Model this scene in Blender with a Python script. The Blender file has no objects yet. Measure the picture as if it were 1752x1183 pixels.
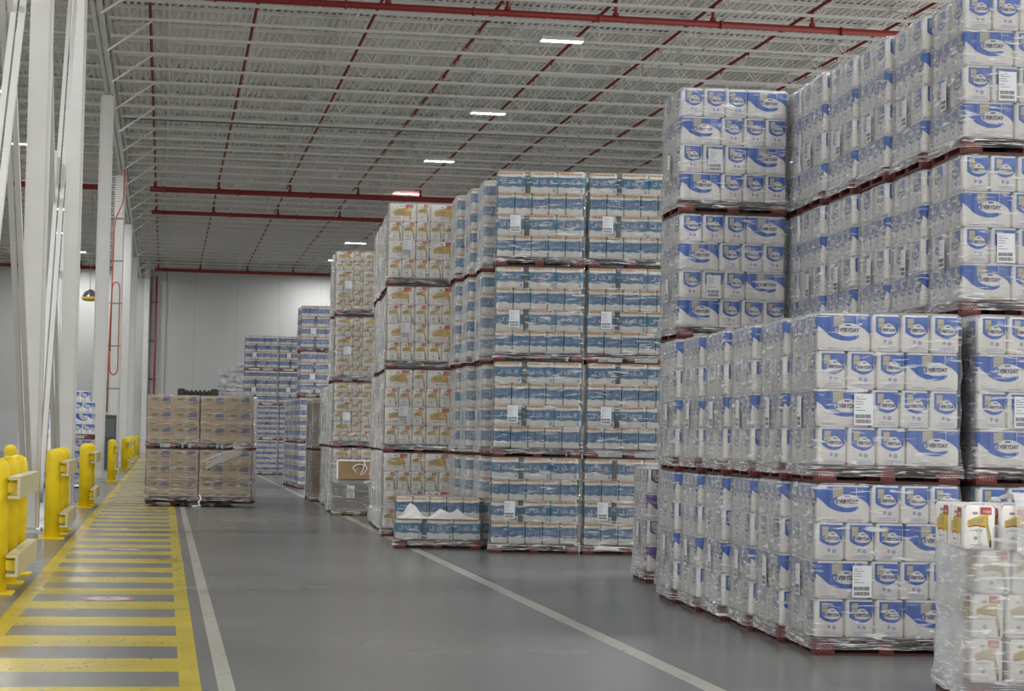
import bpy, bmesh, math, random
from mathutils import Vector, Matrix
PI = math.pi
S = bpy.context.scene
COL = S.collection

# ------------------------------------------------------------------ camera
CAM_H = 1.67
yaw, pitch, roll = math.radians(9.608), math.radians(2.581), math.radians(1.089)
F = Vector((math.sin(yaw)*math.cos(pitch), math.cos(yaw)*math.cos(pitch), math.sin(pitch)))
R = Vector((math.cos(yaw), -math.sin(yaw), 0))
U = R.cross(F)
r2 = R*math.cos(roll) + U*math.sin(roll)
u2 = U*math.cos(roll) - R*math.sin(roll)
cam = bpy.data.cameras.new('camera')
cam.lens = 71.918; cam.sensor_width = 36; cam.sensor_fit = 'HORIZONTAL'
cam.clip_start = 0.1; cam.clip_end = 600
cam_o = bpy.data.objects.new('camera', cam); COL.objects.link(cam_o)
M = Matrix((r2, u2, -F)).transposed().to_4x4(); M.translation = Vector((0, 0, CAM_H))
cam_o.matrix_world = M
S.camera = cam_o
# ------------------------------------------------------------------ world, exposure
w = bpy.data.worlds.new('world'); S.world = w; w.use_nodes = True
w.node_tree.nodes['Background'].inputs[0].default_value = (1.0, 0.985, 0.95, 1)
w.node_tree.nodes['Background'].inputs[1].default_value = 0.76
S.view_settings.view_transform = 'Standard'; S.view_settings.look = 'None'
S.view_settings.gamma = 1; S.view_settings.use_curve_mapping = False
S.view_settings.exposure = 1.43
LAMP = 150.0          # radiance of the high bay lenses

# hall dimensions
XL, XR, YB, YF = -26.0, 33.0, -22.0, 151.0
ZJ = 13.27           # underside of the roof joists
ZD = 14.25           # underside of the deck

# ------------------------------------------------------------------ helpers
def nt(name):
    m = bpy.data.materials.new(name); m.use_nodes = True
    return m, m.node_tree.nodes, m.node_tree.links
def mat(name, col, rough=.6, metal=0, var=0, vscale=8, bump=0, bscale=60, spec=.5, coat=0):
    m, N, L = nt(name); b = N['Principled BSDF']
    b.inputs['Base Color'].default_value = (*col, 1); b.inputs['Roughness'].default_value = rough
    b.inputs['Metallic'].default_value = metal; b.inputs['Specular IOR Level'].default_value = spec
    b.inputs['Coat Weight'].default_value = coat
    if var or bump:
        tc = N.new('ShaderNodeTexCoord')
    if var:
        n = N.new('ShaderNodeTexNoise'); n.inputs['Scale'].default_value = vscale; n.inputs['Detail'].default_value = 4
        L.new(tc.outputs['Object'], n.inputs['Vector'])
        r = N.new('ShaderNodeMapRange'); r.inputs['From Min'].default_value = .3; r.inputs['From Max'].default_value = .7
        r.inputs['To Min'].default_value = 1-var; r.inputs['To Max'].default_value = 1+var*.4
        L.new(n.outputs['Fac'], r.inputs['Value'])
        mx = N.new('ShaderNodeMix'); mx.data_type = 'RGBA'; mx.blend_type = 'MULTIPLY'; mx.inputs['Factor'].default_value = 1
        mx.inputs['A'].default_value = (*col, 1); L.new(r.outputs['Result'], mx.inputs['B'])
        L.new(mx.outputs['Result'], b.inputs['Base Color'])
    if bump:
        n2 = N.new('ShaderNodeTexNoise'); n2.inputs['Scale'].default_value = bscale
        L.new(tc.outputs['Object'], n2.inputs['Vector'])
        bp = N.new('ShaderNodeBump'); bp.inputs['Strength'].default_value = bump; bp.inputs['Distance'].default_value = .01
        L.new(n2.outputs['Fac'], bp.inputs['Height']); L.new(bp.outputs['Normal'], b.inputs['Normal'])
    return m

M_WHITE = mat('white_polywrap', (.86, .84, .80), .35, var=.06, vscale=14, bump=.15, bscale=35, spec=.5)
M_BLUE = mat('blue_print', (.018, .12, .52), .35, var=.08)
M_NAVY = mat('navy_print', (.035, .03, .16), .4)
M_PURPLE = mat('purple_print', (.13, .05, .33), .4)
M_LILAC = mat('pale_lilac_print', (.38, .38, .58), .5)
M_TAN = mat('beige_print', (.56, .52, .38), .5)
M_GREYP = mat('grey_print', (.30, .31, .32), .5)
M_TEAL = mat('teal_print', (.012, .20, .38), .35, var=.08)
M_DTEAL = mat('dark_teal_print', (.03, .09, .28), .4)
M_DEEP = mat('deep_blue_print', (.012, .12, .36), .35)
M_LAV = mat('lavender_print', (.15, .22, .50), .4)
M_GOLD = mat('gold_print', (.60, .33, .06), .4)
M_RED = mat('red_print', (.50, .06, .05), .4)
M_BROWN = mat('brown_print', (.25, .06, .02), .4)
M_YEL = mat('yellow_print', (.68, .45, .03), .4)
M_YGR = mat('olive_print', (.40, .36, .16), .5)
M_DARK = mat('black_print', (.03, .03, .035), .5)
M_PAPER = mat('label_paper', (.66, .67, .70), .5)
M_KRAFT = mat('kraft_board', (.60, .485, .345), .7, var=.10, vscale=5)
M_KRAFT2 = mat('brown_board', (.34, .22, .12), .7, var=.12, vscale=5)
M_KSEAM = mat('board_seam', (.25, .19, .12), .7)
M_KPRINT = mat('board_blue_grey_print', (.20, .23, .36), .7)
M_PAL = mat('red_pallet_paint', (.16, .018, .016), .55, var=.30, vscale=6, bump=.3, bscale=40)
M_PAL2 = mat('maroon_pallet_board', (.075, .02, .018), .6, var=.35, vscale=4, bump=.3, bscale=30)
M_WOOD = mat('bare_pallet_wood', (.36, .27, .16), .75, var=.35, vscale=5, bump=.4, bscale=30)
M_PALTXT = mat('pallet_stencil', (.38, .13, .11), .6)
M_STEEL = mat('white_steel_paint', (.68, .675, .65), .42, var=.05, vscale=2)
M_JOIST = mat('grey_white_joist_paint', (.74, .735, .71), .75)
M_DECK = mat('white_deck_paint', (.78, .77, .73), .85, var=.06, vscale=1)
M_PIPE = mat('red_pipe_paint', (.24, .02, .016), .5)
M_CONDUIT = mat('conduit_grey', (.22, .22, .22), .5, metal=.4)
M_BOL = mat('safety_yellow', (.90, .66, .008), .5, var=.10, vscale=7)
M_RAIL = mat('faded_yellow_rail', (.62, .55, .30), .45, var=.08, vscale=9)
M_BLACK = mat('black_paint', (.02, .022, .025), .45)
M_DGREY = mat('dark_grey_paint', (.05, .06, .065), .4)
M_LOUV = mat('grey_louvre', (.16, .18, .15), .4)
M_CHROME = mat('mirror_chrome', (.7, .72, .75), .12, metal=1)
M_HOSE = mat('orange_red_hose', (.42, .07, .03), .4)
M_RUBBER = mat('tyre_rubber', (.02, .02, .02), .8)
M_FLYEL = mat('truck_yellow', (.5, .33, .02), .4)
M_WPLAS = mat('loose_white_film', (.82, .82, .82), .3, bump=.5, bscale=12)
M_BROLL = mat('white_strap', (.8, .8, .8), .4)

def film_mat(name, haze, glint_streak, tint=(.86, .87, .89)):
    m, N, L = nt(name)
    N.remove(N['Principled BSDF']); out = N['Material Output']
    tc = N.new('ShaderNodeTexCoord'); oi = N.new('ShaderNodeObjectInfo')
    add = N.new('ShaderNodeVectorMath'); add.operation = 'ADD'
    mul = N.new('ShaderNodeMath'); mul.operation = 'MULTIPLY'; mul.inputs[1].default_value = 37
    L.new(oi.outputs['Random'], mul.inputs[0]); L.new(tc.outputs['Object'], add.inputs[0]); L.new(mul.outputs[0], add.inputs[1])
    def noise(sc, vec, det=3, dist=0):
        mp = N.new('ShaderNodeMapping'); mp.inputs['Scale'].default_value = vec
        L.new(add.outputs[0], mp.inputs['Vector'])
        n = N.new('ShaderNodeTexNoise'); n.inputs['Scale'].default_value = sc; n.inputs['Detail'].default_value = det
        n.inputs['Distortion'].default_value = dist
        L.new(mp.outputs[0], n.inputs['Vector']); return n.outputs['Fac']
    a = noise(1, (5, 5, 34), 4, .6)      # horizontal wrinkles
    b = noise(9, (1, 1, 1), 4, 1.2)      # crumple
    c = noise(1.6, (1, 1, 1.6), 2)       # broad haze patches
    hs = N.new('ShaderNodeMath'); hs.operation = 'MULTIPLY_ADD'; hs.inputs[1].default_value = 1.3; L.new(a, hs.inputs[0]); L.new(b, hs.inputs[2])
    bp = N.new('ShaderNodeBump'); bp.inputs['Strength'].default_value = 1; bp.inputs['Distance'].default_value = .07
    L.new(hs.outputs[0], bp.inputs['Height'])
    # haze amount, plus white streaks painted in for highlights on the film
    st = N.new('ShaderNodeMapRange'); st.inputs['From Min'].default_value = .57; st.inputs['From Max'].default_value = .67
    st.inputs['To Min'].default_value = 0; st.inputs['To Max'].default_value = glint_streak
    L.new(a, st.inputs['Value'])
    br = N.new('ShaderNodeMapRange'); br.inputs['From Min'].default_value = .35; br.inputs['From Max'].default_value = .65
    br.inputs['To Min'].default_value = haze*.4; br.inputs['To Max'].default_value = haze*1.5; L.new(c, br.inputs['Value'])
    sx = N.new('ShaderNodeSeparateXYZ'); L.new(tc.outputs['Object'], sx.inputs[0])
    zm = N.new('ShaderNodeMapRange'); zm.inputs['From Min'].default_value = .17; zm.inputs['From Max'].default_value = .12; L.new(sx.outputs[2], zm.inputs['Value'])
    d = noise(1, (4, 4, 95), 3, .8)
    ds = N.new('ShaderNodeMapRange'); ds.inputs['From Min'].default_value = .53; ds.inputs['From Max'].default_value = .66; ds.inputs['To Max'].default_value = .7; L.new(d, ds.inputs['Value'])  # finer white streaks, painted highlights low over the pallet
    dm = N.new('ShaderNodeMath'); dm.operation = 'MULTIPLY'; L.new(zm.outputs[0], dm.inputs[0]); L.new(ds.outputs[0], dm.inputs[1])
    sa = N.new('ShaderNodeMath'); sa.operation = 'ADD'; L.new(st.outputs[0], sa.inputs[0]); L.new(dm.outputs[0], sa.inputs[1]); st = sa
    lw = N.new('ShaderNodeLayerWeight'); lw.inputs['Blend'].default_value = .32
    fm = N.new('ShaderNodeMath'); fm.operation = 'MULTIPLY'; fm.inputs[1].default_value = .28+haze; L.new(lw.outputs['Facing'], fm.inputs[0])
    s1 = N.new('ShaderNodeMath'); s1.operation = 'ADD'; L.new(st.outputs[0], s1.inputs[0]); L.new(br.outputs[0], s1.inputs[1])
    s2 = N.new('ShaderNodeMath'); s2.operation = 'ADD'; s2.use_clamp = True; L.new(s1.outputs[0], s2.inputs[0]); L.new(fm.outputs[0], s2.inputs[1])
    tr = N.new('ShaderNodeBsdfTransparent'); df = N.new('ShaderNodeBsdfDiffuse'); df.inputs['Color'].default_value = (*tint, 1)
    m1 = N.new('ShaderNodeMixShader'); L.new(s2.outputs[0], m1.inputs['Fac']); L.new(tr.outputs[0], m1.inputs[1]); L.new(df.outputs[0], m1.inputs[2])
    gl = N.new('ShaderNodeBsdfGlossy'); gl.inputs['Roughness'].default_value = .09; gl.inputs['Color'].default_value = (1, 1, 1, 1)
    L.new(bp.outputs[0], gl.inputs['Normal'])
    fr = N.new('ShaderNodeFresnel'); fr.inputs['IOR'].default_value = 1.45
    m2 = N.new('ShaderNodeMixShader'); L.new(fr.outputs[0], m2.inputs['Fac']); L.new(m1.outputs[0], m2.inputs[1]); L.new(gl.outputs[0], m2.inputs[2])
    L.new(m2.outputs[0], out.inputs['Surface'])
    return m
M_FILM = film_mat('stretch_film', .05, .55)
M_FILMG = film_mat('cloudy_stretch_film', .17, .35)
M_FILMH = film_mat('heavy_stretch_film', .34, .45)

# ---- geometry helpers
def box(bm, x0, x1, y0, y1, z0, z1, mi=0, bev=0):
    v = [bm.verts.new(p) for p in ((x0,y0,z0),(x1,y0,z0),(x1,y1,z0),(x0,y1,z0),(x0,y0,z1),(x1,y0,z1),(x1,y1,z1),(x0,y1,z1))]
    fs = [bm.faces.new([v[i] for i in q]) for q in ((0,3,2,1),(4,5,6,7),(0,1,5,4),(1,2,6,5),(2,3,7,6),(3,0,4,7))]
    for f in fs: f.material_index = mi
    if bev:
        es = list({e for f in fs for e in f.edges})
        r = bmesh.ops.bevel(bm, geom=es, offset=bev, segments=2, affect='EDGES')
        for f in r['faces']: f.material_index = mi
def bar(bm, p, q, a, b=None, mi=0, n=4):
    """bar from p to q; n=4 rectangular a x b, else round radius a"""
    p, q = Vector(p), Vector(q); d = (q-p).normalized()
    up = Vector((0, 0, 1)) if abs(d.z) < .95 else Vector((0, 1, 0))
    s = d.cross(up).normalized(); t = s.cross(d)
    if n == 4:
        b = b or a; offs = [s*(-a/2)+t*(-b/2), s*(a/2)+t*(-b/2), s*(a/2)+t*(b/2), s*(-a/2)+t*(b/2)]
    else:
        offs = [s*math.cos(2*PI*i/n)*a + t*math.sin(2*PI*i/n)*a for i in range(n)]
    A = [bm.verts.new(p+o) for o in offs]; B = [bm.verts.new(q+o) for o in offs]
    k = len(offs)
    for i in range(k):
        f = bm.faces.new((A[i], A[(i+1) % k], B[(i+1) % k], B[i])); f.material_index = mi; f.smooth = n > 4
    f = bm.faces.new(A[::-1]); f.material_index = mi; f = bm.faces.new(B); f.material_index = mi
def tube(bm, pts, r, n=10, mi=0):
    pts = [Vector(p) for p in pts]; rings = []
    for i, p in enumerate(pts):
        d = (pts[min(i+1, len(pts)-1)] - pts[max(i-1, 0)]).normalized()
        ref = Vector((0, 1, 0)) if abs(d.y) < .9 else Vector((1, 0, 0))
        s = d.cross(ref).normalized(); t = s.cross(d)
        rings.append([bm.verts.new(p + s*math.cos(2*PI*j/n)*r + t*math.sin(2*PI*j/n)*r) for j in range(n)])
    for a, b in zip(rings, rings[1:]):
        for j in range(n):
            f = bm.faces.new((a[j], a[(j+1) % n], b[(j+1) % n], b[j])); f.smooth = True; f.material_index = mi
    bm.faces.new(rings[0][::-1]).material_index = mi; bm.faces.new(rings[-1]).material_index = mi
def lathe(bm, prof, n=24, cx=0, cy=0, mi=0):
    rings = []
    for r, z in prof:
        rings.append([bm.verts.new((cx+max(r, 1e-4)*math.cos(2*PI*j/n), cy+max(r, 1e-4)*math.sin(2*PI*j/n), z)) for j in range(n)])
    for a, b in zip(rings, rings[1:]):
        for j in range(n):
            f = bm.faces.new((a[j], a[(j+1) % n], b[(j+1) % n], b[j])); f.smooth = True; f.material_index = mi
    bm.faces.new(rings[0][::-1]).material_index = mi; bm.faces.new(rings[-1]).material_index = mi
def mesh_of(name, bm, mats, recalc=True):
    if recalc: bmesh.ops.recalc_face_normals(bm, faces=bm.faces[:])
    me = bpy.data.meshes.new(name); bm.to_mesh(me); bm.free()
    for m in (mats if isinstance(mats, (list, tuple)) else [mats]): me.materials.append(m)
    return me
def put(name, me, parent=None, loc=(0,0,0), rz=0, label=None, cat=None, group=None, kind=None):
    o = bpy.data.objects.new(name, me); COL.objects.link(o)
    o.location = loc; o.rotation_euler = (0, 0, rz)
    if parent: o.parent = parent
    if label: o['label'] = label
    if cat: o['category'] = cat
    if group: o['group'] = group
    if kind: o['kind'] = kind
    return o
def obj(name, bm, mats, parent=None, **k): return put(name, mesh_of(name, bm, mats), parent, **k)
def thing(name, label, cat, loc=(0,0,0), rz=0, group=None): return put(name, None, None, loc, rz, label, cat, group)
NB = bmesh.new

def text_tris(txt, size=1, shear=0, offset=0, space=1):
    c = bpy.data.curves.new('t', 'FONT'); c.body = txt; c.size = size; c.shear = shear; c.offset = offset
    c.space_character = space; c.resolution_u = 3
    o = bpy.data.objects.new('t', c); COL.objects.link(o)
    bpy.context.view_layer.update()
    me = bpy.data.meshes.new_from_object(o.evaluated_get(bpy.context.evaluated_depsgraph_get()))
    vs = [(v.co.x, v.co.y) for v in me.vertices]; fs = [tuple(p.vertices) for p in me.polygons]
    bpy.data.objects.remove(o); bpy.data.curves.remove(c); bpy.data.meshes.remove(me)
    return vs, fs
def norm_text(vs):
    x0 = min(v[0] for v in vs); x1 = max(v[0] for v in vs); y0 = min(v[1] for v in vs); y1 = max(v[1] for v in vs)
    return [((x-x0)/(x1-x0), (y-y0)/(y1-y0)) for x, y in vs]
def small_caps(first, rest, offset=0):
    a, fa = text_tris(first, 1.0, offset=offset); b, fb = text_tris(rest, .80, offset=offset)
    x1 = max(v[0] for v in a) + .06; bx = min(v[0] for v in b)
    n = len(a); vs = a + [(x - bx + x1, y) for x, y in b]; fs = fa + [tuple(i+n for i in f) for f in fb]
    return norm_text(vs), fs
T_EVERY = small_caps('E', 'VERYDAY', .032)
v_, f_ = text_tris('SoSoft', 1, shear=.35, offset=.02); T_SOFT = (norm_text(v_), f_)
v_, f_ = text_tris('SoSoft', 1, shear=.35, offset=.07); T_SOFTO = (norm_text(v_), f_)
v_, f_ = text_tris('PECO', 1, offset=.03); T_PECO = (norm_text(v_), f_)
v_, f_ = text_tris('=24', 1, offset=.03); T_24 = (norm_text(v_), f_)

# ------------------------------------------------------------------ printed packs
class Pack:
    """poly-wrapped bundle of rolls; body follows the rolls, the prints follow the body"""
    def __init__(s, w, d, h, nw, nd, groove=.007, rad=.03):
        s.w, s.d, s.h, s.nw, s.nd, s.g, s.r = w, d, h, nw, nd, groove, rad
        s.bm = NB(); s.mats = [M_WHITE]
    def mi(s, m):
        if m not in s.mats: s.mats.append(m)
        return s.mats.index(m)
    def dim(s, f): return s.w if f in 'FB' else s.d
    def off(s, f, u, v):
        W = s.dim(f); n = s.nw if f in 'FB' else s.nd
        t = min(u, W-u); o = 0
        if t < s.r: o -= .45*s.r*(1-t/s.r)**2
        if n > 1:
            k = u/W*n; q = abs(k-round(k))
            if 0 < round(k) < n: o -= s.g*math.exp(-(q/.10)**2)
            o -= s.g*.5*(math.cos(2*PI*k)*.5+.5) - s.g*.25
        tv = min(v, s.h-v); rr = .022
        if tv < rr: o -= .55*rr*(1-tv/rr)**2
        return o
    def P(s, f, u, v, off=0):
        o = s.off(f, u, v) + off
        if f == 'F': return (-s.w/2+u, -s.d/2-o, v)
        if f == 'B': return (s.w/2-u, s.d/2+o, v)
        if f == 'R': return (s.w/2+o, -s.d/2+u, v)
        return (-s.w/2-o, s.d/2-u, v)
    def body(s):
        lv = [0, .006, .022, s.h*.5, s.h-.022, s.h-.006, s.h]
        rings = []
        for v in lv:
            ring = []
            for f in 'FRBL':
                W = s.dim(f); n = (s.nw if f in 'FB' else s.nd)*6+2; c = s.r*.3
                for i in range(n+1): ring.append(s.bm.verts.new(s.P(f, c+(W-2*c)*i/n, v)))
            rings.append(ring)
        k = len(rings[0])
        for a, b in zip(rings, rings[1:]):
            for j in range(k):
                fc = s.bm.faces.new((a[j], a[(j+1) % k], b[(j+1) % k], b[j])); fc.smooth = True
        s.bm.faces.new(rings[0][::-1]); s.bm.faces.new(rings[-1])
        return s
    def span(s, f, u0, u1, lo, hi, m, n=10, off=.0016):
        """region between curves lo(u) and hi(u), all in 0..1 of the face"""
        W, H = s.dim(f), s.h; mi = s.mi(m)
        if not callable(lo): a_ = lo; lo = lambda u: a_
        if not callable(hi): b_ = hi; hi = lambda u: b_
        prev = None
        for i in range(n+1):
            u = u0+(u1-u0)*i/n; l, h_ = lo(u), max(hi(u), lo(u)+1e-4)
            cur = [s.bm.verts.new(s.P(f, u*W, (l+(h_-l)*k/2)*H, off)) for k in range(3)]
            if prev:
                for k in range(2):
                    fc = s.bm.faces.new((prev[k], cur[k], cur[k+1], prev[k+1])); fc.material_index = mi; fc.smooth = True
            prev = cur
    def text(s, f, T, u0, u1, v0, v1, m, off=.003):
        vs, fs = T; W, H = s.dim(f), s.h; mi = s.mi(m)
        V = [s.bm.verts.new(s.P(f, (u0+(u1-u0)*x)*W, (v0+(v1-v0)*y)*H, off)) for x, y in vs]
        for q in fs:
            try: fc = s.bm.faces.new([V[i] for i in q]); fc.material_index = mi
            except ValueError: pass
    def blob(s, f, cu, cv, ru, rv, m, off=.002, n=8):
        s.span(f, cu-ru, cu+ru, lambda u: cv-rv*math.sqrt(max(0, 1-((u-cu)/ru)**2)), lambda u: cv+rv*math.sqrt(max(0, 1-((u-cu)/ru)**2)), m, n, off)
    def done(s, name): return mesh_of(name, s.bm, s.mats, recalc=False)

def pw(pts):
    """piecewise smooth curve through (u, v) points"""
    def f(u):
        if u <= pts[0][0]: return pts[0][1]
        for (a, b), (c, d) in zip(pts, pts[1:]):
            if u <= c:
                t = (u-a)/(c-a); return b+(d-b)*t
        return pts[-1][1]
    return f
L_LOW = pw([(0,.67),(.1,.56),(.205,.42),(.295,.345),(.37,.305),(.45,.283),(.53,.272),(.62,.275),(.728,.32),(.775,.37)])
L_ELO = pw([(.325,.55),(.35,.49),(.42,.43),(.48,.405),(.553,.392),(.62,.395),(.69,.41),(.775,.43)])
L_UP = pw([(.325,.55),(.345,.62),(.40,.68),(.46,.72),(.52,.745),(.62,.745),(.714,.72),(.784,.665),(.868,.60),(.937,.52),(1,.41)])
def art_long(p, f, C, txt=True, navy=M_NAVY):
    T = .945
    p.span(f, .004, .325, L_LOW, T, C, 12)
    p.span(f, .325, .775, L_LOW, L_ELO, C, 16)
    p.span(f, .325, .996, L_UP, T, C, 24)
    p.span(f, .30, .50, lambda u: .64+.10*(u-.30)/.2, lambda u: .93-.01*math.sin(u*40), M_TAN, 5, .0026)
    p.span(f, .305, .50, lambda u: .71+.09*(u-.3)/.2, lambda u: .725+.09*(u-.3)/.2, M_GREYP, 4, .0034)
    p.span(f, .31, .50, lambda u: .80+.07*(u-.3)/.2, lambda u: .812+.07*(u-.3)/.2, M_GREYP, 4, .0034)
    p.span(f, .52, .62, .672, .71, navy, 4, .003)
    if txt: p.text(f, T_EVERY, .355, .785, .50, .64, navy)
    for a, b in ((.10, .36), (.58, .84)): p.span(f, a, b, .065, .083, M_LILAC, 4)
    for a in (.76, .80, .845): p.span(f, a, a+.025, .84, .885, M_LILAC, 2, .003)
def art_small(p, f, C, u0=.15, u1=.93, txt=True, navy=M_NAVY):
    k = u1-u0; q = lambda a: u0+k*a
    T = .945
    lowc = pw([(q(0),.53),(q(.15),.46),(q(.35),.41),(q(.58),.385),(q(.8),.43),(q(.95),.52)])
    elo = pw([(q(.14),.58),(q(.25),.51),(q(.5),.475),(q(.75),.485),(q(.95),.54)])
    up = pw([(q(.14),.60),(q(.25),.69),(q(.45),.755),(q(.62),.765),(q(.8),.68),(q(1),.50)])
    p.span(f, q(0), q(.14), lowc, T, C, 4); p.span(f, q(.14), q(.95), lowc, elo, C, 10); p.span(f, q(.14), q(1), up, T, C, 12)
    p.span(f, q(.10), q(.38), lambda u: .64+.08*(u-q(.1))/k, .90, M_TAN, 3, .0026)
    p.span(f, q(.10), q(.38), lambda u: .74+.08*(u-q(.1))/k, lambda u: .755+.08*(u-q(.1))/k, M_GREYP, 3, .0034)
    p.span(f, q(.5), q(.66), .69, .715, navy, 2, .003)
    if txt: p.text(f, T_EVERY, q(.17), q(.96), .545, .655, navy)
    else: p.span(f, q(.2), q(.9), .56, .64, navy, 4, .003)
    p.blob(f, q(.42), .275, .07*k, .05, M_LILAC); p.blob(f, q(.64), .255, .09*k, .055, M_LILAC)
    p.span(f, q(.2), q(.85), .125, .142, M_LILAC, 4); p.span(f, q(.12), q(.92), .075, .092, M_LILAC, 4)
def make_blue(name, C, w=.432, d=.236, h=.30, navy=M_NAVY, two=False):
    p = Pack(w, d, h, 4, 2).body()
    art_long(p, 'F', C, navy=navy)
    if two: art_small(p, 'B', C, .06, .46, navy=navy); art_small(p, 'B', C, .56, .96, navy=navy)
    else: art_small(p, 'B', C, .27, .80, navy=navy)          # long back: one shield on plain white
    p.span('B', .004, .05, .6, .94, C, 2)
    art_small(p, 'L', C, navy=navy)
    # other end: blue corner running into the shield
    art_small(p, 'R', C, navy=navy)
    p.span('R', .004, .14, .90, .945, C, 2)
    return p.done(name)

WAVE = lambda a, b, n, ph=0: (lambda u: a+b*math.sin(2*PI*(u*n+ph)))
def make_teal(name, C, w=.40, d=.245, h=.31, dark=M_DTEAL, band=M_GOLD):
    p = Pack(w, d, h, 3, 2, .005).body()
    for f, n, L_ in (('F', 2, 1), ('B', 2, 1), ('R', 2, 0), ('L', 2, 0)):
        p.span(f, .03, .97, .885, .965, band, 8)
        k = 6 if L_ else 3
        for i in range(k): p.span(f, .05+.9*i/k+.02, .05+.9*i/k+.055, .895, .955, (M_BROWN, M_RED)[i % 2], 2, .003)
        u0, u1 = (.004, .996) if L_ else (.07, .93)
        p.span(f, u0, u1, WAVE(.30, .022, n, .1), WAVE(.76, .018, n*.5, .3), C, 20)
        p.span(f, .3, .85, WAVE(.73, .01, n, 0), WAVE(.775, .018, n*.5, .3), dark, 10, .0024)
        a, b = (.18, .86) if L_ else (.2, .82)
        p.text(f, T_SOFTO, a-.012, b+.012, .41, .675, dark, .003)
        p.text(f, T_SOFT, a, b, .435, .65, M_PAPER if L_ else M_LILAC, .0042)
        p.blob(f, a-.03, .46, .035, .035, M_PAPER, .003)
        if L_: p.span(f, .84, .93, .07, .22, M_LILAC, 2)
    return p.done(name)
def art_gold(p, f, long):
    if long:
        p.span(f, .15, .76, pw([(.15,.40),(.19,.33),(.4,.365),(.64,.33),(.76,.38)]), pw([(.15,.58),(.3,.68),(.45,.735),(.6,.76),(.76,.765)]), M_YEL, 12)
        p.span(f, .24, .55, pw([(.24,.46),(.55,.46)]), pw([(.24,.60),(.55,.68)]), M_YGR, 6, .0026)
        p.span(f, .20, .64, pw([(.2,.325),(.4,.36),(.64,.325)]), pw([(.2,.345),(.4,.40),(.64,.35)]), M_RED, 8, .003)
        p.span(f, .25, .72, pw([(.25,.64),(.45,.725),(.72,.765)]), pw([(.25,.65),(.45,.745),(.72,.79)]), M_BROWN, 6, .003)
        p.span(f, .73, .80, pw([(.73,.40),(.765,.10),(.80,.08)]), pw([(.73,.72),(.80,.5)]), M_YGR, 4, .002)
        p.span(f, .60, .87, .72, .94, M_RED, 4, .0034); p.text(f, T_24, .68, .85, .75, .85, M_PAPER, .0044)
        p.blob(f, .45, .83, .07, .035, M_GREYP); p.span(f, .31, .6, .19, .225, M_GREYP, 3); p.span(f, .26, .65, .09, .10, M_GREYP, 3)
    else:
        p.span(f, .12, .76, pw([(.12,.52),(.4,.56),(.64,.53),(.76,.50)]), pw([(.12,.66),(.4,.75),(.76,.80)]), M_YEL, 8)
        p.span(f, .16, .6, pw([(.16,.57),(.6,.60)]), pw([(.16,.66),(.6,.73)]), M_YGR, 5, .0026)
        p.span(f, .15, .68, pw([(.15,.505),(.4,.54),(.68,.505)]), pw([(.15,.53),(.4,.575),(.68,.53)]), M_BROWN, 5, .003)
        p.span(f, .70, .86, pw([(.70,.50),(.78,.10),(.86,.06)]), pw([(.70,.76),(.86,.30)]), M_YGR, 4, .002)
        p.span(f, .80, .86, .05, .22, M_DARK, 2, .003)
        p.span(f, .52, .86, .80, .965, M_RED, 3, .0034); p.text(f, T_24, .60, .83, .83, .90, M_PAPER, .0044)
        p.blob(f, .36, .83, .1, .03, M_GREYP); p.blob(f, .38, .26, .07, .045, M_GREYP)
        p.span(f, .18, .6, .43, .445, M_GREYP, 2); p.span(f, .2, .56, .10, .115, M_GREYP, 2)
def make_gold(name, w=.45, d=.225, h=.31):
    p = Pack(w, d, h, 4, 2, .006).body()
    art_gold(p, 'F', True); art_gold(p, 'B', True); art_gold(p, 'R', False); art_gold(p, 'L', False)
    return p.done(name)
def make_carton(name, w, d, h, m=M_KRAFT):
    bm = NB(); box(bm, -w/2, w/2, -d/2, d/2, .002, h-.002, 0, .004)
    for sy in (-1, 1):
        y = sy*(d/2+.0015)
        def rect(x0, x1, z0, z1, mi):
            vs = [bm.verts.new((x, y, z)) for x, z in ((x0,z0),(x1,z0),(x1,z1),(x0,z1))]; bm.faces.new(vs).material_index = mi
        a = [bm.verts.new((x*w, y, z*h)) for x, z in ((.08,.62),(.40,.66),(.38,.96),(.14,.92),(.04,.74))]
        bm.faces.new(a).material_index = 1
        rect(-.36*w, -.08*w, .76*h, .84*h, 2); rect(-.30*w, -.12*w, .70*h, .74*h, 2)
        rect(-.38*w, -.1*w, .12*h, .18*h, 2); rect(.12*w, .38*w, .12*h, .18*h, 2); rect(.1*w, .4*w, .5*h, .55*h, 2)
        rect(-.5*w, .5*w, .0, .012*h, 3)
    for sx in (-1, 1):
        x = sx*(w/2+.0015)
        for y0, y1, z0, z1, mi in ((-.3, .1, .6*h, .85*h, 1), (-.35, .3, .12*h, .18*h, 2)):
            vs = [bm.verts.new((x, y_*d, z)) for y_, z in ((y0,z0),(y1,z0),(y1,z1),(y0,z1))]; bm.faces.new(vs).material_index = mi
    return mesh_of(name, bm, [m, M_KPRINT, M_KSEAM, M_KSEAM])

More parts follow.
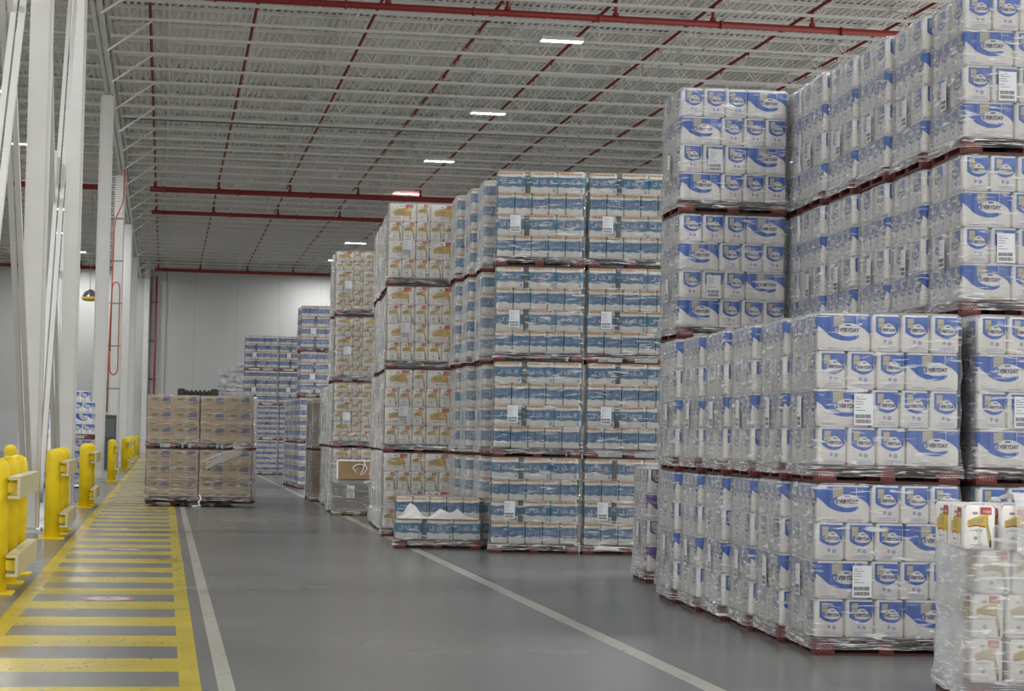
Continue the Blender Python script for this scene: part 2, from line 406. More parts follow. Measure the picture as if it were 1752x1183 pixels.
ME = {}
ME['blue'] = make_blue('tissue_pack', M_BLUE)
ME['blueT'] = make_blue('tissue_pack', M_BLUE, h=.308)
ME['purple'] = make_blue('tissue_pack', M_PURPLE, h=.30, two=True)
ME['teal'] = make_teal('tissue_pack', M_TEAL)
ME['deep'] = make_teal('tissue_pack', M_DEEP)
ME['deepS'] = make_teal('tissue_pack', M_DEEP, h=.2067)
ME['lav'] = make_teal('tissue_pack', M_LAV)
ME['gold'] = make_gold('towel_pack')
ME['goldS'] = make_gold('towel_pack', w=.376, d=.188, h=.2067)
ME['carton'] = make_carton('carton', .57, .48, .345)
ME['cartonB'] = make_carton('carton', .57, .48, .37, M_KRAFT2)
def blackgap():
    bm = NB(); box(bm, -.028, .028, -.2, .2, 0, .29); return mesh_of('gap_shade_box', bm, M_DGREY)  # dark box put in the gap between packs to paint its shade
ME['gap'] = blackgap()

# ------------------------------------------------------------------ pallets, labels, film
def make_pallet(W, D, m1=M_PAL, m2=M_PAL2, txt=True):
    bm = NB(); h = .14
    for i in range(7):      # deck boards
        y0 = i*(D-.09)/6; box(bm, 0, W, y0, y0+.09, h-.02, h, 1)
    for x in (0, W/2-.05, W-.10): box(bm, x, x+.10, 0, D, h-.038, h-.02, 0)
    for x, bw in ((0, .17), (W/2-.06, .12), (W-.17, .17)):
        for y, bd in ((0, .10), (D/2-.05, .10), (D-.10, .10)): box(bm, x, x+bw, y, y+bd, .018, h-.038, 0)
    for y in (0, D/2-.05, D-.10): box(bm, 0, W, y, y+.10, 0, .018, 1)
    for x in (0, W-.10): box(bm, x, x+.10, .10, D-.10, 0, .018, 1)
    if txt:
        for ox, oy, ax in ((.025, -.002, 0), (W-.145, -.002, 0), (-.002, .075, 1)):
            vs, fs = T_PECO
            sz = .07 if ax else .12
            V = [bm.verts.new((ox+x*sz, oy, .035+y*.045) if not ax else (ox, oy+.01-x*sz, .035+y*.045)) for x, y in vs]
            for q in fs: bm.faces.new([V[i] for i in q]).material_index = 2
    return mesh_of('pallet', bm, [m1, m2, M_PALTXT])
PALS = {}
def pallet_mesh(W, D, wood=False):
    k = (round(W, 3), round(D, 3), wood)
    if k not in PALS: PALS[k] = make_pallet(W, D, *((M_WOOD, M_WOOD, False) if wood else ()))
    return PALS[k]
def make_label(w=.155, h=.25):
    bm = NB(); box(bm, 0, w, -.002, 0, 0, h, 0)
    def r(x0, x1, z0, z1):
        vs = [bm.verts.new((x*w, -.003, z*h)) for x, z in ((x0,z0),(x1,z0),(x1,z1),(x0,z1))]; bm.faces.new(vs).material_index = 1
    rnd = random.Random(4)
    for z0, z1 in ((.06, .18), (.22, .34)):
        x = .08
        while x < .88:
            b = rnd.choice((.012, .02, .03)); r(x, x+b, z0, z1); x += b+rnd.choice((.012, .02))
    for z, x1 in ((.88, .3), (.82, .62), (.74, .45), (.66, .5), (.55, .35), (.46, .6)): r(.08, x1, z, z+.015)
    r(.4, .44, .90, .94)
    return mesh_of('shipping_label', bm, [M_PAPER, M_DARK])
ME_LABEL = make_label()

def make_film(W, D, z0, z1, seed, flare=.035, amp=.010):
    """thin shell pulled round the load, flared over the pallet, gathered over the top"""
    rnd = random.Random(seed); bm = NB()
    n = 16; per = []
    r = .05
    def ring(o, z, k):
        pts = []
        X0, X1, Y0, Y1 = -o, W+o, -o, D+o
        for cx, cy, a0 in ((X1-r, Y0+r, -90), (X1-r, Y1-r, 0), (X0+r, Y1-r, 90), (X0+r, Y0+r, 180)):
            for i in range(4):
                a = math.radians(a0+i*30); pts.append((cx+r*math.cos(a), cy+r*math.sin(a)))
        full = []
        for i in range(16):
            a, b = pts[i], pts[(i+1) % 16]
            m = 8 if i % 4 == 3 else 1
            for j in range(m): full.append((a[0]+(b[0]-a[0])*j/m, a[1]+(b[1]-a[1])*j/m))
        out = []
        for i, (x, y) in enumerate(full):
            dx, dy = x-W/2, y-D/2; q = amp*(rnd.random()-.3)*k
            l = math.hypot(dx, dy); out.append(bm.verts.new((x+dx/l*q, y+dy/l*q, z+(rnd.random()-.5)*amp*k)))
        return out
    rings = []
    H = z1-z0
    lv = [(0, flare*1.0, .8), (.05, flare, 1), (.11, flare*.55, 1.4), (.15, .016, 1)]
    m = 12
    for i in range(1, m): lv.append((.15+.83*i/m, .012+.006*math.sin(i*1.7+seed), 1))
    lv += [(.985, .008, .8), (1.0, -.012, .6)]
    for f, o, k in lv: rings.append(ring(o, z0+H*f, k))
    k = len(rings[0])
    for a, b in zip(rings, rings[1:]):
        for j in range(k):
            f = bm.faces.new((a[j], a[(j+1) % k], b[(j+1) % k], b[j])); f.smooth = True
    c = Vector((W/2, D/2, z1+.004)); inner = [bm.verts.new(v.co.lerp(c, .35)+Vector((0, 0, .008*rnd.random()))) for v in rings[-1]]
    for j in range(k):
        f = bm.faces.new((rings[-1][j], rings[-1][(j+1) % k], inner[(j+1) % k], inner[j])); f.smooth = True
    cv = bm.verts.new(c)
    for j in range(k): bm.faces.new((inner[j], inner[(j+1) % k], cv)).smooth = True
    return bm
FILMS = {}
def film_mesh(W, D, z0, z1, seed, m):
    k = (round(W, 3), round(D, 3), round(z1, 3), seed % 3, m.name)
    if k not in FILMS: FILMS[k] = mesh_of('stretch_wrap', make_film(W, D, z0, z1, seed % 3), m, recalc=False)
    return FILMS[k]

# ------------------------------------------------------------------ pallet loads
def layer_blue(i, p):
    """positions of packs of one layer: (mesh key, x, y, rot)  origin = front left corner of goods"""
    Lw, Sw = .432, .236; out = []
    if i % 2 == 0:
        for k in range(4): out.append((Lw/2, Sw/2+k*Sw, 0))
        for j in range(3):
            for k in range(2): out.append((Lw+Sw/2+j*(Sw+.004)+.004, Lw/2+k*(Lw+.07), PI/2))
    else:
        for j in range(3):
            for k in range(2): out.append((Sw/2+j*(Sw+.004), Lw/2+k*(Lw+.07), PI/2))
        for k in range(4): out.append((3*(Sw+.004)+Lw/2, Sw/2+k*Sw, 0))
    return [(p, *o) for o in out]
def layer_teal(i, p, gap=True):
    out = []
    if i % 2 == 1:
        for j in range(5):
            for k in range(2): out.append((p, .1225+.249*j, .2+.53*k, PI/2))
    else:
        x = .2
        for j in range(3):
            for k in range(3): out.append((p, x, .123+.33*k, 0))
            x += .402
            if j == 0 and gap: out.append(('gap', x-.2+.032, .21, 0)); x += .058
    return out
def layer_gold(i, p, n=5, S=.225, Lg=.45):
    out = []
    if i % 2 == 1:
        for j in range(n):
            for k in range(2): out.append((p, S/2+(S+.003)*j, Lg/2+(Lg+.004)*k, PI/2))
    else:
        x = 0
        for t in ('LSL' if n == 5 else 'LSLS'):
            if t == 'L':
                for k in range(4): out.append((p, x+Lg/2, S/2+(S+.001)*k, 0))
                x += Lg+.004
            else:
                for k in range(2): out.append((p, x+S/2, Lg/2+(Lg+.004)*k, PI/2))
                x += S+.004
    return out
TYPES = {   # goods width, depth, layers, pack height, layer function, pack mesh, part name, film, words
    'blue':   (1.15, .95, 4, .302, layer_blue, 'blue', 'tissue_pack', M_FILM, 'white bathroom tissue packs with a blue swoosh print'),
    'blueT':  (1.15, .95, 4, .310, layer_blue, 'blueT', 'tissue_pack', M_FILM, 'white bathroom tissue packs with a blue swoosh print'),
    'purple': (1.15, .95, 4, .302, layer_blue, 'purple', 'tissue_pack', M_FILM, 'white tissue packs with a purple print'),
    'teal':   (1.264, .94, 4, .311, layer_teal, 'teal', 'tissue_pack', M_FILM, 'teal and white tissue packs with gold top bands'),
    'deep':   (1.264, .94, 4, .311, layer_teal, 'deep', 'tissue_pack', M_FILM, 'deep blue and white tissue packs'),
    'deepS':  (1.264, .94, 6, .2075, layer_teal, 'deepS', 'tissue_pack', M_FILM, 'small deep blue and white tissue packs in six layers'),
    'lav':    (1.264, .94, 4, .311, layer_teal, 'lav', 'tissue_pack', M_FILM, 'lavender and white tissue packs'),
    'gold':   (1.137, .91, 4, .311, layer_gold, 'gold', 'towel_pack', M_FILMG, 'white paper towel packs with yellow banners and red corners'),
    'goldS':  (1.137, .76, 6, .2075, lambda i, p: layer_gold(i, p, 6, .188, .376), 'goldS', 'towel_pack', M_FILM, 'small white towel packs with orange prints in six layers'),
    'carton': (1.145, .97, 3, .346, None, 'carton', 'carton', M_FILM, 'brown cardboard cartons with faded blue prints'),
    'cartonB':(1.145, .97, 3, .371, None, 'cartonB', 'carton', M_FILMG, 'plain brown cardboard cartons'),
}
def layer_box(i, p): return [(p, .286+.573*a, .242+.486*b, 0) for a in range(2) for b in range(2)]
rnd = random.Random(11)
NLOAD = 0
def load(kind, loc, rz, label, group, faces='FLRT', phase=0, layers=None, sx=1, labelpos=None, extra=None, film=None, nofilm=False):
    """one wrapped pallet load; loc = front left bottom corner"""
    global NLOAD; NLOAD += 1
    W, D, n, h, fn, key, pname, fm, _ = TYPES[kind]; fn = fn or layer_box
    n = layers or n
    PW, PD = W+.02, D+.012
    if kind == 'goldS': PD = .92
    root = thing('pallet_load', label, 'pallet load', loc, rz, group); root.scale = (sx, 1, 1)
    put('pallet', pallet_mesh(PW, PD), root)
    ox, oy, z = .01, .006, .14
    if kind == 'goldS': oy = .05
    for i in range(n):
        jx = (rnd.random()-.5)*.012; jy = (rnd.random()-.5)*.008; jy = abs(jy)*.5
        for (k, x, y, r) in fn(i+phase, key):
            front = y < .24; left = x < (.24 if r else .23)+.02; right = x > W-.24; top = (i == n-1)
            if kind.startswith('carton'): front = y < .3; left = x < .3; right = x > .6
            ok = ('F' in faces and (front or k == 'gap')) or ('L' in faces and left) or ('R' in faces and right) or ('T' in faces and top)
            if not ok: continue
            o = put(pname if k != 'gap' else 'gap_shade', ME[k], root, (ox+x+jx, oy+y+jy, z+.001), r+(rnd.random()-.5)*.012)
        z += h
    if extra: extra(root, z)
    wrap = root
    if not nofilm:
        wrap = put('stretch_wrap', film_mesh(PW, PD, .05, z+.012, NLOAD, film or fm), root)
    if labelpos is not False:
        lx, lz = labelpos or (.30, .46)
        if 'F' in faces:
            put('shipping_label', ME_LABEL, wrap, (lx, -.022, lz), 0)
        if 'L' in faces:
            o = put('shipping_label', ME_LABEL, wrap, (-.032, .55, lz-.02), -PI/2)
    return root
ORD = ['first', 'second', 'third', 'fourth', 'fifth', 'sixth', 'seventh', 'eighth', 'ninth']
TN = {2: ['lower', 'upper'], 4: ['bottom', 'second-tier', 'third-tier', 'top']}
def stack(kind, x, y, deg, n, p, where, group, faces='FLR', z0=0, phase=0, jit=.02, sx=1, **k):
    for t in range(n):
        f = faces + ('T' if t == n-1 else '')
        tn = TN[n][t] if n in TN else 'single tier'
        lab = '%s %s load, %s' % (tn, SHORT[kind], where)
        load(kind, (x+(rnd.random()-.5)*jit, y+(rnd.random()*.3)*jit, z0+t*p), -math.radians(deg+(rnd.random()-.5)*1.0), lab, group, f,
             phase=phase, sx=sx, **k)
SHORT = {'blue': 'blue-print tissue', 'blueT': 'blue-print tissue', 'purple': 'purple-printed tissue', 'teal': 'teal tissue',
         'deep': 'deep blue tissue', 'deepS': 'deep blue tissue', 'lav': 'lavender tissue', 'gold': 'yellow-banner towel', 'goldS': 'orange-print towel',
         'carton': 'brown carton', 'cartonB': 'plain brown carton'}

# ================================================================== SETTING
def floor_material():
    m, N, L = nt('polished_concrete'); b = N['Principled BSDF']
    tc = N.new('ShaderNodeTexCoord'); sp = N.new('ShaderNodeSeparateXYZ'); L.new(tc.outputs['Object'], sp.inputs[0])
    X, Y = sp.outputs[0], sp.outputs[1]
    def ma(op, a, b_=None, c=None):
        n = N.new('ShaderNodeMath'); n.operation = op
        for i, v in enumerate((a, b_, c)):
            if v is None: continue
            if isinstance(v, (int, float)): n.inputs[i].default_value = v
            else: L.new(v, n.inputs[i])
        return n.outputs[0]
    def noise(sc, det=4, vec=None, dist=0):
        n = N.new('ShaderNodeTexNoise'); n.inputs['Scale'].default_value = sc; n.inputs['Detail'].default_value = det; n.inputs['Distortion'].default_value = dist
        if vec:
            mp = N.new('ShaderNodeMapping'); mp.inputs['Scale'].default_value = vec; L.new(tc.outputs['Object'], mp.inputs[0]); L.new(mp.outputs[0], n.inputs['Vector'])
        else: L.new(tc.outputs['Object'], n.inputs['Vector'])
        return n.outputs['Fac']
    def band(v, lo, hi): return ma('MULTIPLY', ma('GREATER_THAN', v, lo), ma('LESS_THAN', v, hi))
    def mixc(fac, a, b_):
        n = N.new('ShaderNodeMix'); n.data_type = 'RGBA'
        L.new(fac, n.inputs['Factor'])
        for s, v in (('A', a), ('B', b_)):
            if isinstance(v, tuple): n.inputs[s].default_value = (*v, 1)
            else: L.new(v, n.inputs[s])
        return n.outputs['Result']
    n1 = noise(.35, 5); n2 = noise(6, 6); n3 = noise(1, 1, (.5, 5, 1), 0)
    r1 = N.new('ShaderNodeMapRange'); r1.inputs['From Min'].default_value = .35; r1.inputs['From Max'].default_value = .65; L.new(n1, r1.inputs['Value'])
    base = mixc(r1.outputs[0], (.138, .141, .141), (.180, .179, .174))
    r2_ = N.new('ShaderNodeMapRange'); r2_.inputs['From Min'].default_value = .4; r2_.inputs['From Max'].default_value = .75; r2_.inputs['To Max'].default_value = .35; L.new(n2, r2_.inputs['Value'])
    base = mixc(r2_.outputs[0], base, (.25, .245, .235))
    # thin scratches
    sc = ma('GREATER_THAN', noise(1, 3, (2.2, 30, 1), 3.5), .735)
    base = mixc(ma('MULTIPLY', sc, .02), base, (.36, .36, .35))
    # slab joints
    jy = ma('PINGPONG', Y, 3.2); jx = ma('PINGPONG', ma('ADD', X, 2.6), 3.2)
    joint = ma('MAXIMUM', ma('LESS_THAN', jy, .008), ma('LESS_THAN', jx, .008))
    base = mixc(ma('MULTIPLY', joint, .6), base, (.04, .04, .045))
    # paint wear
    wn = noise(9, 8, (1, 1, 1), .6); wear = ma('GREATER_THAN', wn, .66)
    wear2 = ma('GREATER_THAN', noise(2.3, 7, (3, 1, 1), 2.0), .665)
    keep = ma('SUBTRACT', 1, ma('MAXIMUM', ma('MULTIPLY', wear, .55), ma('MULTIPLY', wear2, .6)))
    # yellow walkway: two borders and cross stripes
    b1 = band(X, -1.37, -1.22); b2 = band(X, .145, .285)
    stripe = ma('LESS_THAN', ma('FRACT', ma('DIVIDE', ma('SUBTRACT', Y, 12.80), 1.69)), .50)
    inner = ma('MULTIPLY', band(X, -1.37, .285), stripe)
    walk = ma('MAXIMUM', ma('MAXIMUM', b1, b2), inner)
    yvar = noise(1.2, 5)
    ry = N.new('ShaderNodeMapRange'); ry.inputs['From Min'].default_value = .35; ry.inputs['From Max'].default_value = .65; L.new(yvar, ry.inputs['Value'])
    yc = mixc(ry.outputs[0], (.46, .36, .02), (.58, .45, .035))
    base = mixc(ma('MULTIPLY', ma('MULTIPLY', walk, ma('LESS_THAN', Y, 149)), keep), base, yc)
    wh = ma('MAXIMUM', band(X, .395, .505), band(X, 3.62, 3.77))
    base = mixc(ma('MULTIPLY', ma('MULTIPLY', wh, keep), .9), base, (.46, .45, .39))
    L.new(base, b.inputs['Base Color'])
    rr = N.new('ShaderNodeMapRange'); rr.inputs['To Min'].default_value = .16; rr.inputs['To Max'].default_value = .34; L.new(n1, rr.inputs['Value'])
    L.new(rr.outputs[0], b.inputs['Roughness'])
    b.inputs['Specular IOR Level'].default_value = .55
    bp = N.new('ShaderNodeBump'); bp.inputs['Strength'].default_value = .03; bp.inputs['Distance'].default_value = .004
    L.new(n3, bp.inputs['Height']); L.new(bp.outputs[0], b.inputs['Normal'])
    return m
bm = NB(); box(bm, XL, XR, YB, YF, -.2, 0); obj('floor', bm, floor_material(), kind='structure')

def wall_material():
    m, N, L = nt('white_insulated_panel'); b = N['Principled BSDF']
    tc = N.new('ShaderNodeTexCoord'); sp = N.new('ShaderNodeSeparateXYZ'); L.new(tc.outputs['Object'], sp.inputs[0])
    pp = N.new('ShaderNodeMath'); pp.operation = 'PINGPONG'; pp.inputs[1].default_value = 1.53
    sm = N.new('ShaderNodeMath'); sm.operation = 'ADD'; L.new(sp.outputs[0], sm.inputs[0]); L.new(sp.outputs[1], sm.inputs[1]); L.new(sm.outputs[0], pp.inputs[0])
    lt = N.new('ShaderNodeMath'); lt.operation = 'LESS_THAN'; lt.inputs[1].default_value = .02; L.new(pp.outputs[0], lt.inputs[0])
    n = N.new('ShaderNodeTexNoise'); n.inputs['Scale'].default_value = .5; L.new(tc.outputs['Object'], n.inputs['Vector'])
    mx = N.new('ShaderNodeMix'); mx.data_type = 'RGBA'; mx.inputs['A'].default_value = (.43, .43, .415, 1); mx.inputs['B'].default_value = (.48, .48, .465, 1); L.new(n.outputs['Fac'], mx.inputs['Factor'])
    m2 = N.new('ShaderNodeMix'); m2.data_type = 'RGBA'; m2.inputs['B'].default_value = (.36, .36, .35, 1); L.new(lt.outputs[0], m2.inputs['Factor']); L.new(mx.outputs['Result'], m2.inputs['A'])
    L.new(m2.outputs['Result'], b.inputs['Base Color']); b.inputs['Roughness'].default_value = .5
    return m
MW = wall_material()
bm = NB(); box(bm, XL, XR, YF, YF+.3, 0, 15); obj('wall_far', bm, MW, kind='structure')
bm = NB(); box(bm, XL-.3, XL, YB, YF, 0, 15); obj('wall_left', bm, MW, kind='structure')
bm = NB(); box(bm, XR, XR+.3, 62, YF, 0, 15); obj('wall_right', bm, MW, kind='structure')
# unseen near right side and back left unwalled to admit world fill light
bm = NB(); box(bm, XL, XR, YF-.03, YF, 0, 2.9)
bmesh.ops.translate(bm, verts=bm.verts[:], vec=(0, 0, 0))
obj('baseboard_far', bm, mat('lower_wall_panel', (.50, .51, .50), .45), kind='structure')
# far wall pilaster columns
bm = NB()
# ceiling: corrugated deck, flutes running along the hall
bm = NB(); x = XL; prof = []; pt = .205
while x < XR:
    prof += [(x, 0), (x+.080, 0), (x+.095, .048), (x+.19, .048)]; x += pt
prof.append((XR, 0))
for (a, za), (b_, zb) in zip(prof, prof[1:]):
    v = [bm.verts.new(q) for q in ((a, YB, ZD+za), (b_, YB, ZD+zb), (b_, YF, ZD+zb), (a, YF, ZD+za))]; bm.faces.new(v)
box(bm, XL, XR, YB, YF, ZD+.16, ZD+.4)
obj('ceiling', bm, M_DECK, kind='structure')

# roof joists
def joist_mesh(x0, x1):
    bm = NB(); zt = ZD-.04; zb = ZJ+.045
    # double angles top and bottom
    for s in (-1, 1):
        ya, yb = sorted((s*.015, s*.085))
        box(bm, x0, x1, ya*1.5, yb*1.5, zt+.01, zt+.036); box(bm, x0, x1, ya, yb, ZJ, ZJ+.015)
        ya, yb = sorted((s*.015, s*.024)); box(bm, x0, x1, ya, yb, zt-.06, zt); box(bm, x0, x1, ya, yb, ZJ+.015, ZJ+.075)
    n = max(2, round((x1-x0)/1.25)); st = (x1-x0)/n
    for i in range(n):
        a = x0+i*st; bar(bm, (a, 0, zt-.03), (a+st/2, 0, zb), .022); bar(bm, (a+st/2, 0, zb), (a+st, 0, zt-.03), .022)
        if i % 2: bar(bm, (a+st/2, 0, zb), (a+st/2, 0, zt-.03), .022)
    return mesh_of('roof_joist', bm, M_JOIST)
J1 = joist_mesh(-1.85, 15.4); J2 = joist_mesh(15.5, XR-.05); J3 = joist_mesh(XL+.05, -2.25)
JY = [55.75 + 2.64*i for i in range(-11, 36)]
JL = 'white open-web steel roof joist under the corrugated ceiling'
for y in JY:
    if y > YF-.3: continue
    put('roof_joist', J1, None, (0, y, 0), 0, JL+' right of the columns', 'roof joist', 'roof joists over the main aisle')
    if y > 40: put('roof_joist', J2, None, (0, y, 0), 0, JL+' at far right', 'roof joist', 'roof joists at far right')
    if y > 34: put('roof_joist', J3, None, (0, y, 0), 0, JL+' left of the columns', 'roof joist', 'roof joists left of the columns')
# joist bridging running along the hall
for X, t in ((-.15, 'nearest the column line'), (5.0, 'second from the column line'), (10.2, 'above the row of lamps'), (15.0, 'third towards the right'), (20.4, 'furthest right')):
    bm = NB(); bar(bm, (X, 30, ZJ+.09), (X, YF-.1, ZJ+.09), .05); bar(bm, (X, 30, ZD-.12), (X, YF-.1, ZD-.12), .05)
    k = 0
    for y in JY[:-1]:
        if y+2.64 < YF-.2:
            bar(bm, (X, y, ZJ+.09), (X, y+2.64, ZD-.12), .03); bar(bm, (X, y, ZD-.12), (X, y+2.64, ZJ+.09), .03)
    obj('joist_bridging', bm, M_JOIST, label='white steel bridging line tying the roof joists, '+t, cat='roof bracing', group='joist bridging')
# knee braces from girder to joists
bmk = NB(); bar(bmk, (-1.86, 0, 12.35), (-.62, 0, ZJ-.005), .07, .05); KB = mesh_of('knee_brace', bmk, M_STEEL)
bmk = NB(); bar(bmk, (-1.9, 0, ZD-.4), (-.1, 2.2, ZJ+.1), .035); DB = mesh_of('diagonal_brace', bmk, M_STEEL)
for i, y in enumerate(JY):
    if y > 48 and y < 146:
        if i % 2 == 0: put('knee_brace', KB, None, (0, y-.02, 0), 0, 'white diagonal strut from the girder on the column line up to a joist', 'roof bracing', 'struts beside the girder')
# structural columns -------------------------------------------------
def column(y, label, x=-2.13, top=12.75, w_=.36):
    t = thing('steel_column', label, 'column', (x, y, 0))
    bm = NB(); box(bm, -w_/2, w_/2, -w_/2, w_/2, .03, top, 0, .05)
    obj('shaft', bm, M_STEEL, t)
    bm = NB(); box(bm, -.29, .29, -.29, .29, 0, .03); bp_ = obj('base_plate', bm, M_STEEL, t)
    for sx in (-1, 1):
        bm = NB(); lathe(bm, [(.022, .03), (.022, .06), (.012, .06), (.012, .09)], 6, sx*.24, -.24); obj('anchor_bolt', bm, M_CONDUIT, bp_)
    return t
for y, l in ((21.2, 'big white steel column just left of the frame, nearest the viewer'), (33.95, 'big white steel column behind the first yellow bollards'), (46.8, 'white steel column behind the second group of yellow bollards'),
             (68.7, 'white steel column just left of the dark cabinet'), (90.2, 'white steel column behind the dark cabinet and red hose'),
             (111.5, 'white steel column far down the line, next to last'), (132.5, 'farthest white steel column near the end wall')):
    column(y, l, w_=.44 if y > 60 else .36)
# extra wind post on the far wall and the pilaster beside it
for X, l in ((-1.45, 'white pilaster on the end wall behind the last bollard'), (-3.6, 'white pilaster on the end wall left of the column line')):
    bm = NB(); box(bm, X-.2, X+.2, YF-.45, YF-.03, 0, 14.2, 0, .03); obj('pilaster', bm, M_STEEL, label=l, cat='column')
# girder trusses along the column line
def girder(y0, y1, label):
    t = thing('girder_truss', label, 'girder', (-2.05, y0, 0))
    L_ = y1-y0; zt = ZD-.12
    bm = NB()
    for s in (-.09, .09):
        bar(bm, (s, 0, 12.85), (s, L_, 12.85), .12, .12)
    obj('bottom_chord', bm, M_STEEL, t)
    bm = NB()
    for s in (-.09, .09): bar(bm, (s, 0, zt), (s, L_, zt), .12, .12)
    obj('top_chord', bm, M_STEEL, t)
    n = max(2, round(L_/2.64)); st = L_/n
    for i in range(n):
        bm = NB(); bar(bm, (0, i*st, zt-.05), (0, (i+.5)*st, 12.9), .07); bar(bm, (0, (i+.5)*st, 12.9), (0, (i+1)*st, zt-.05), .07)
        obj('web', bm, M_STEEL, t)
GY = [21.2, 33.95, 46.8, 68.7, 90.2, 111.5, 132.5, YF-.1]
GN = ['nearest bay', 'second bay', 'third bay', 'fourth bay', 'fifth bay', 'sixth bay', 'last bay at the end wall']
for a, b_, n_ in zip(GY, GY[1:], GN): girder(a+.02, b_-.02, 'white steel girder truss on the column line, '+n_)
# X bracing between the near columns
def brace(y0, z0, y1, z1, label, x=-2.0, w_=.13):
    bm = NB()
    for s in (-1, 1): bar(bm, (x+s*.05, y0, z0), (x+s*.05, y1, z1), .075, w_)
    obj('cross_brace', bm, M_STEEL, label=label, cat='brace')
brace(34.2, .5, 43.0, 12.75, 'white diagonal brace rising away between the first and second white columns')
brace(34.2, 9.8, 43.4, .12, 'white diagonal brace falling away between the first and second white columns', x=-2.14)
brace(21.5, 1.0, 32.0, 12.6, 'white diagonal brace at the left frame edge rising towards the first column', x=-2.0)
brace(24.2, 9.6, 33.7, .8, 'white diagonal brace at the left frame edge falling towards the first column', x=-2.14)
brace(47.1, .5, 56.0, 12.75, 'white diagonal brace rising away behind the second white column', x=-2.6, w_=.16)
brace(47.1, 9.0, 56.0, .15, 'white diagonal brace falling away behind the second white column', x=-2.74, w_=.16)
for (y, z, x, l) in ((38.25, 6.45, -2.07, 'white gusset plate where braces cross beside the first column'), (27.8, 6.6, -2.07, 'white gusset plate where braces cross near the left edge')):
    bm = NB(); box(bm, x-.012, x+.012, y-.28, y+.28, z-.3, z+.3); obj('gusset_plate', bm, M_STEEL, label=l, cat='plate')

# sprinkler pipework ------------------------------------------------
for i, X in enumerate((-.68, 2.25, 5.55, 8.75, 11.7, 14.4, 17.2, 20.0)):
    bm = NB(); bar(bm, (X, 40, ZJ+.22), (X, YF-.3, ZJ+.22), .045, n=8)
    y = 41.
    while y < YF-2: bar(bm, (X, y, ZJ+.1), (X, y, ZJ+.22), .02, n=6); y += 3.1
    obj('sprinkler_pipe', bm, M_PIPE, label='thin red sprinkler pipe running along the hall above the joists, '+ORD[i]+' from the left', cat='pipe', group='red branch pipes')
def mainpipe(y, z, x0, x1, r, label, drops):
    t = thing('sprinkler_main', label, 'pipe', (x0, y, z))
    bm = NB(); bar(bm, (0, 0, 0), (x1-x0, 0, 0), r, n=14)
    obj('pipe_run', bm, M_PIPE, t)
    for i in range(int((x1-x0)/3.4)+1):
        bm = NB(); bar(bm, (i*3.4+.6, 0, 0), (i*3.4+.66, 0, 0), r*1.35, n=14); obj('coupling', bm, M_PIPE, t)
    for d in drops:
        bm = NB(); bar(bm, (d-x0, 0, r*.5), (d-x0, 0, ZJ+.22-z), .05, n=8); bar(bm, (d-x0, 0, r), (d-x0, 0, r+.08), .085, n=8); obj('riser_nipple', bm, M_PIPE, t)
D_ = [-.68, 2.25, 5.55, 8.75, 11.7, 14.4, 17.2, 20.0]
mainpipe(53.4, 12.98, -3.0, 20.6, .088, 'large red sprinkler main crossing the top of the picture', D_)
mainpipe(96.0, 12.88, -.9, 26, .125, 'large red sprinkler main crossing mid hall, the thicker of the close pair', D_)
mainpipe(106.3, 12.9, -.9, 26, .105, 'red sprinkler main crossing just beyond the thicker one', D_)
mainpipe(145.3, 12.98, -.9, 26, .12, 'farthest red sprinkler main in front of the end wall', D_)
mainpipe(96.0, 12.88, -20, -3.2, .125, 'red sprinkler main seen between the columns on the left, nearer one', [-6, -12])
mainpipe(145.3, 12.98, -20, -3.2, .12, 'red sprinkler main seen between the columns at the end wall on the left', [-6, -12])
bm = NB(); tube(bm, [(-1.8, 76.87, 13.245), (24, 76.87, 13.245)], .03, 8)
obj('conduit', bm, M_CONDUIT, label='thin grey electrical conduit crossing under the joists', cat='conduit')
# fire risers on the far wall
def riser(X, z0, z1, l, m=M_PIPE, r=.06):
    t = thing('wall_riser', l, 'pipe', (X, YF-.2, 0))
    bm = NB(); bar(bm, (0, 0, z0), (0, 0, z1), r, n=10); obj('pipe_run', bm, m, t)
    for z in (2.5, 5.4, 8.2, 11.0):
        bm = NB(); box(bm, -.44 if r > .05 else -.1, .2, -.03, .17, z, z+.05); obj('bracket', bm, M_CONDUIT, t)
riser(-.78, 0, 12.9, 'red riser pipe on the end wall left of the cartons')
riser(-1.12, 0, 12.9, 'thin dark riser pipe beside the red one on the end wall', M_CONDUIT, .035)
bm = NB(); bar(bm, (-.05, YF-.06, 0), (-.05, YF-.06, 13.6), .02, n=6); obj('wall_cable', bm, M_CONDUIT, label='thin grey vertical cable on the end wall', cat='cable')

# high bay lamps ----------------------------------------------------
ml, N_, L_ = nt('lit_lens'); N_.remove(N_['Principled BSDF']); em = N_.new('ShaderNodeEmission'); em.inputs['Strength'].default_value = LAMP
em.inputs['Color'].default_value = (.97, .985, 1.0, 1); L_.new(em.outputs[0], N_['Material Output'].inputs['Surface'])
bm = NB(); box(bm, -.62, .62, -.19, .19, .03, .12, 0, .012); box(bm, -.3, .3, -.07, .07, .12, .2, 0)
for q in ((-.62,.62,-.19,-.172),(-.62,.62,.172,.19),(-.62,-.602,-.172,.172),(.602,.62,-.172,.172)): box(bm, *q, .004, .03)
LH = mesh_of('housing', bm, M_STEEL)
bm = NB(); box(bm, -.60, .60, -.17, .17, 0, .029); LL = mesh_of('lens', bm, ml)
bm = NB(); bar(bm, (-.5, 0, .12), (-.5, 0, ZD-13.17), .008); bar(bm, (.5, 0, .12), (.5, 0, ZD-13.17), .008); LHG = mesh_of('hanger', bm, M_CONDUIT)
rowsX = [(-22.5, 'far left'), (-5.9, 'left of the columns'), (11.08, 'in the row over the aisle stacks'), (27.5, 'at far right')]
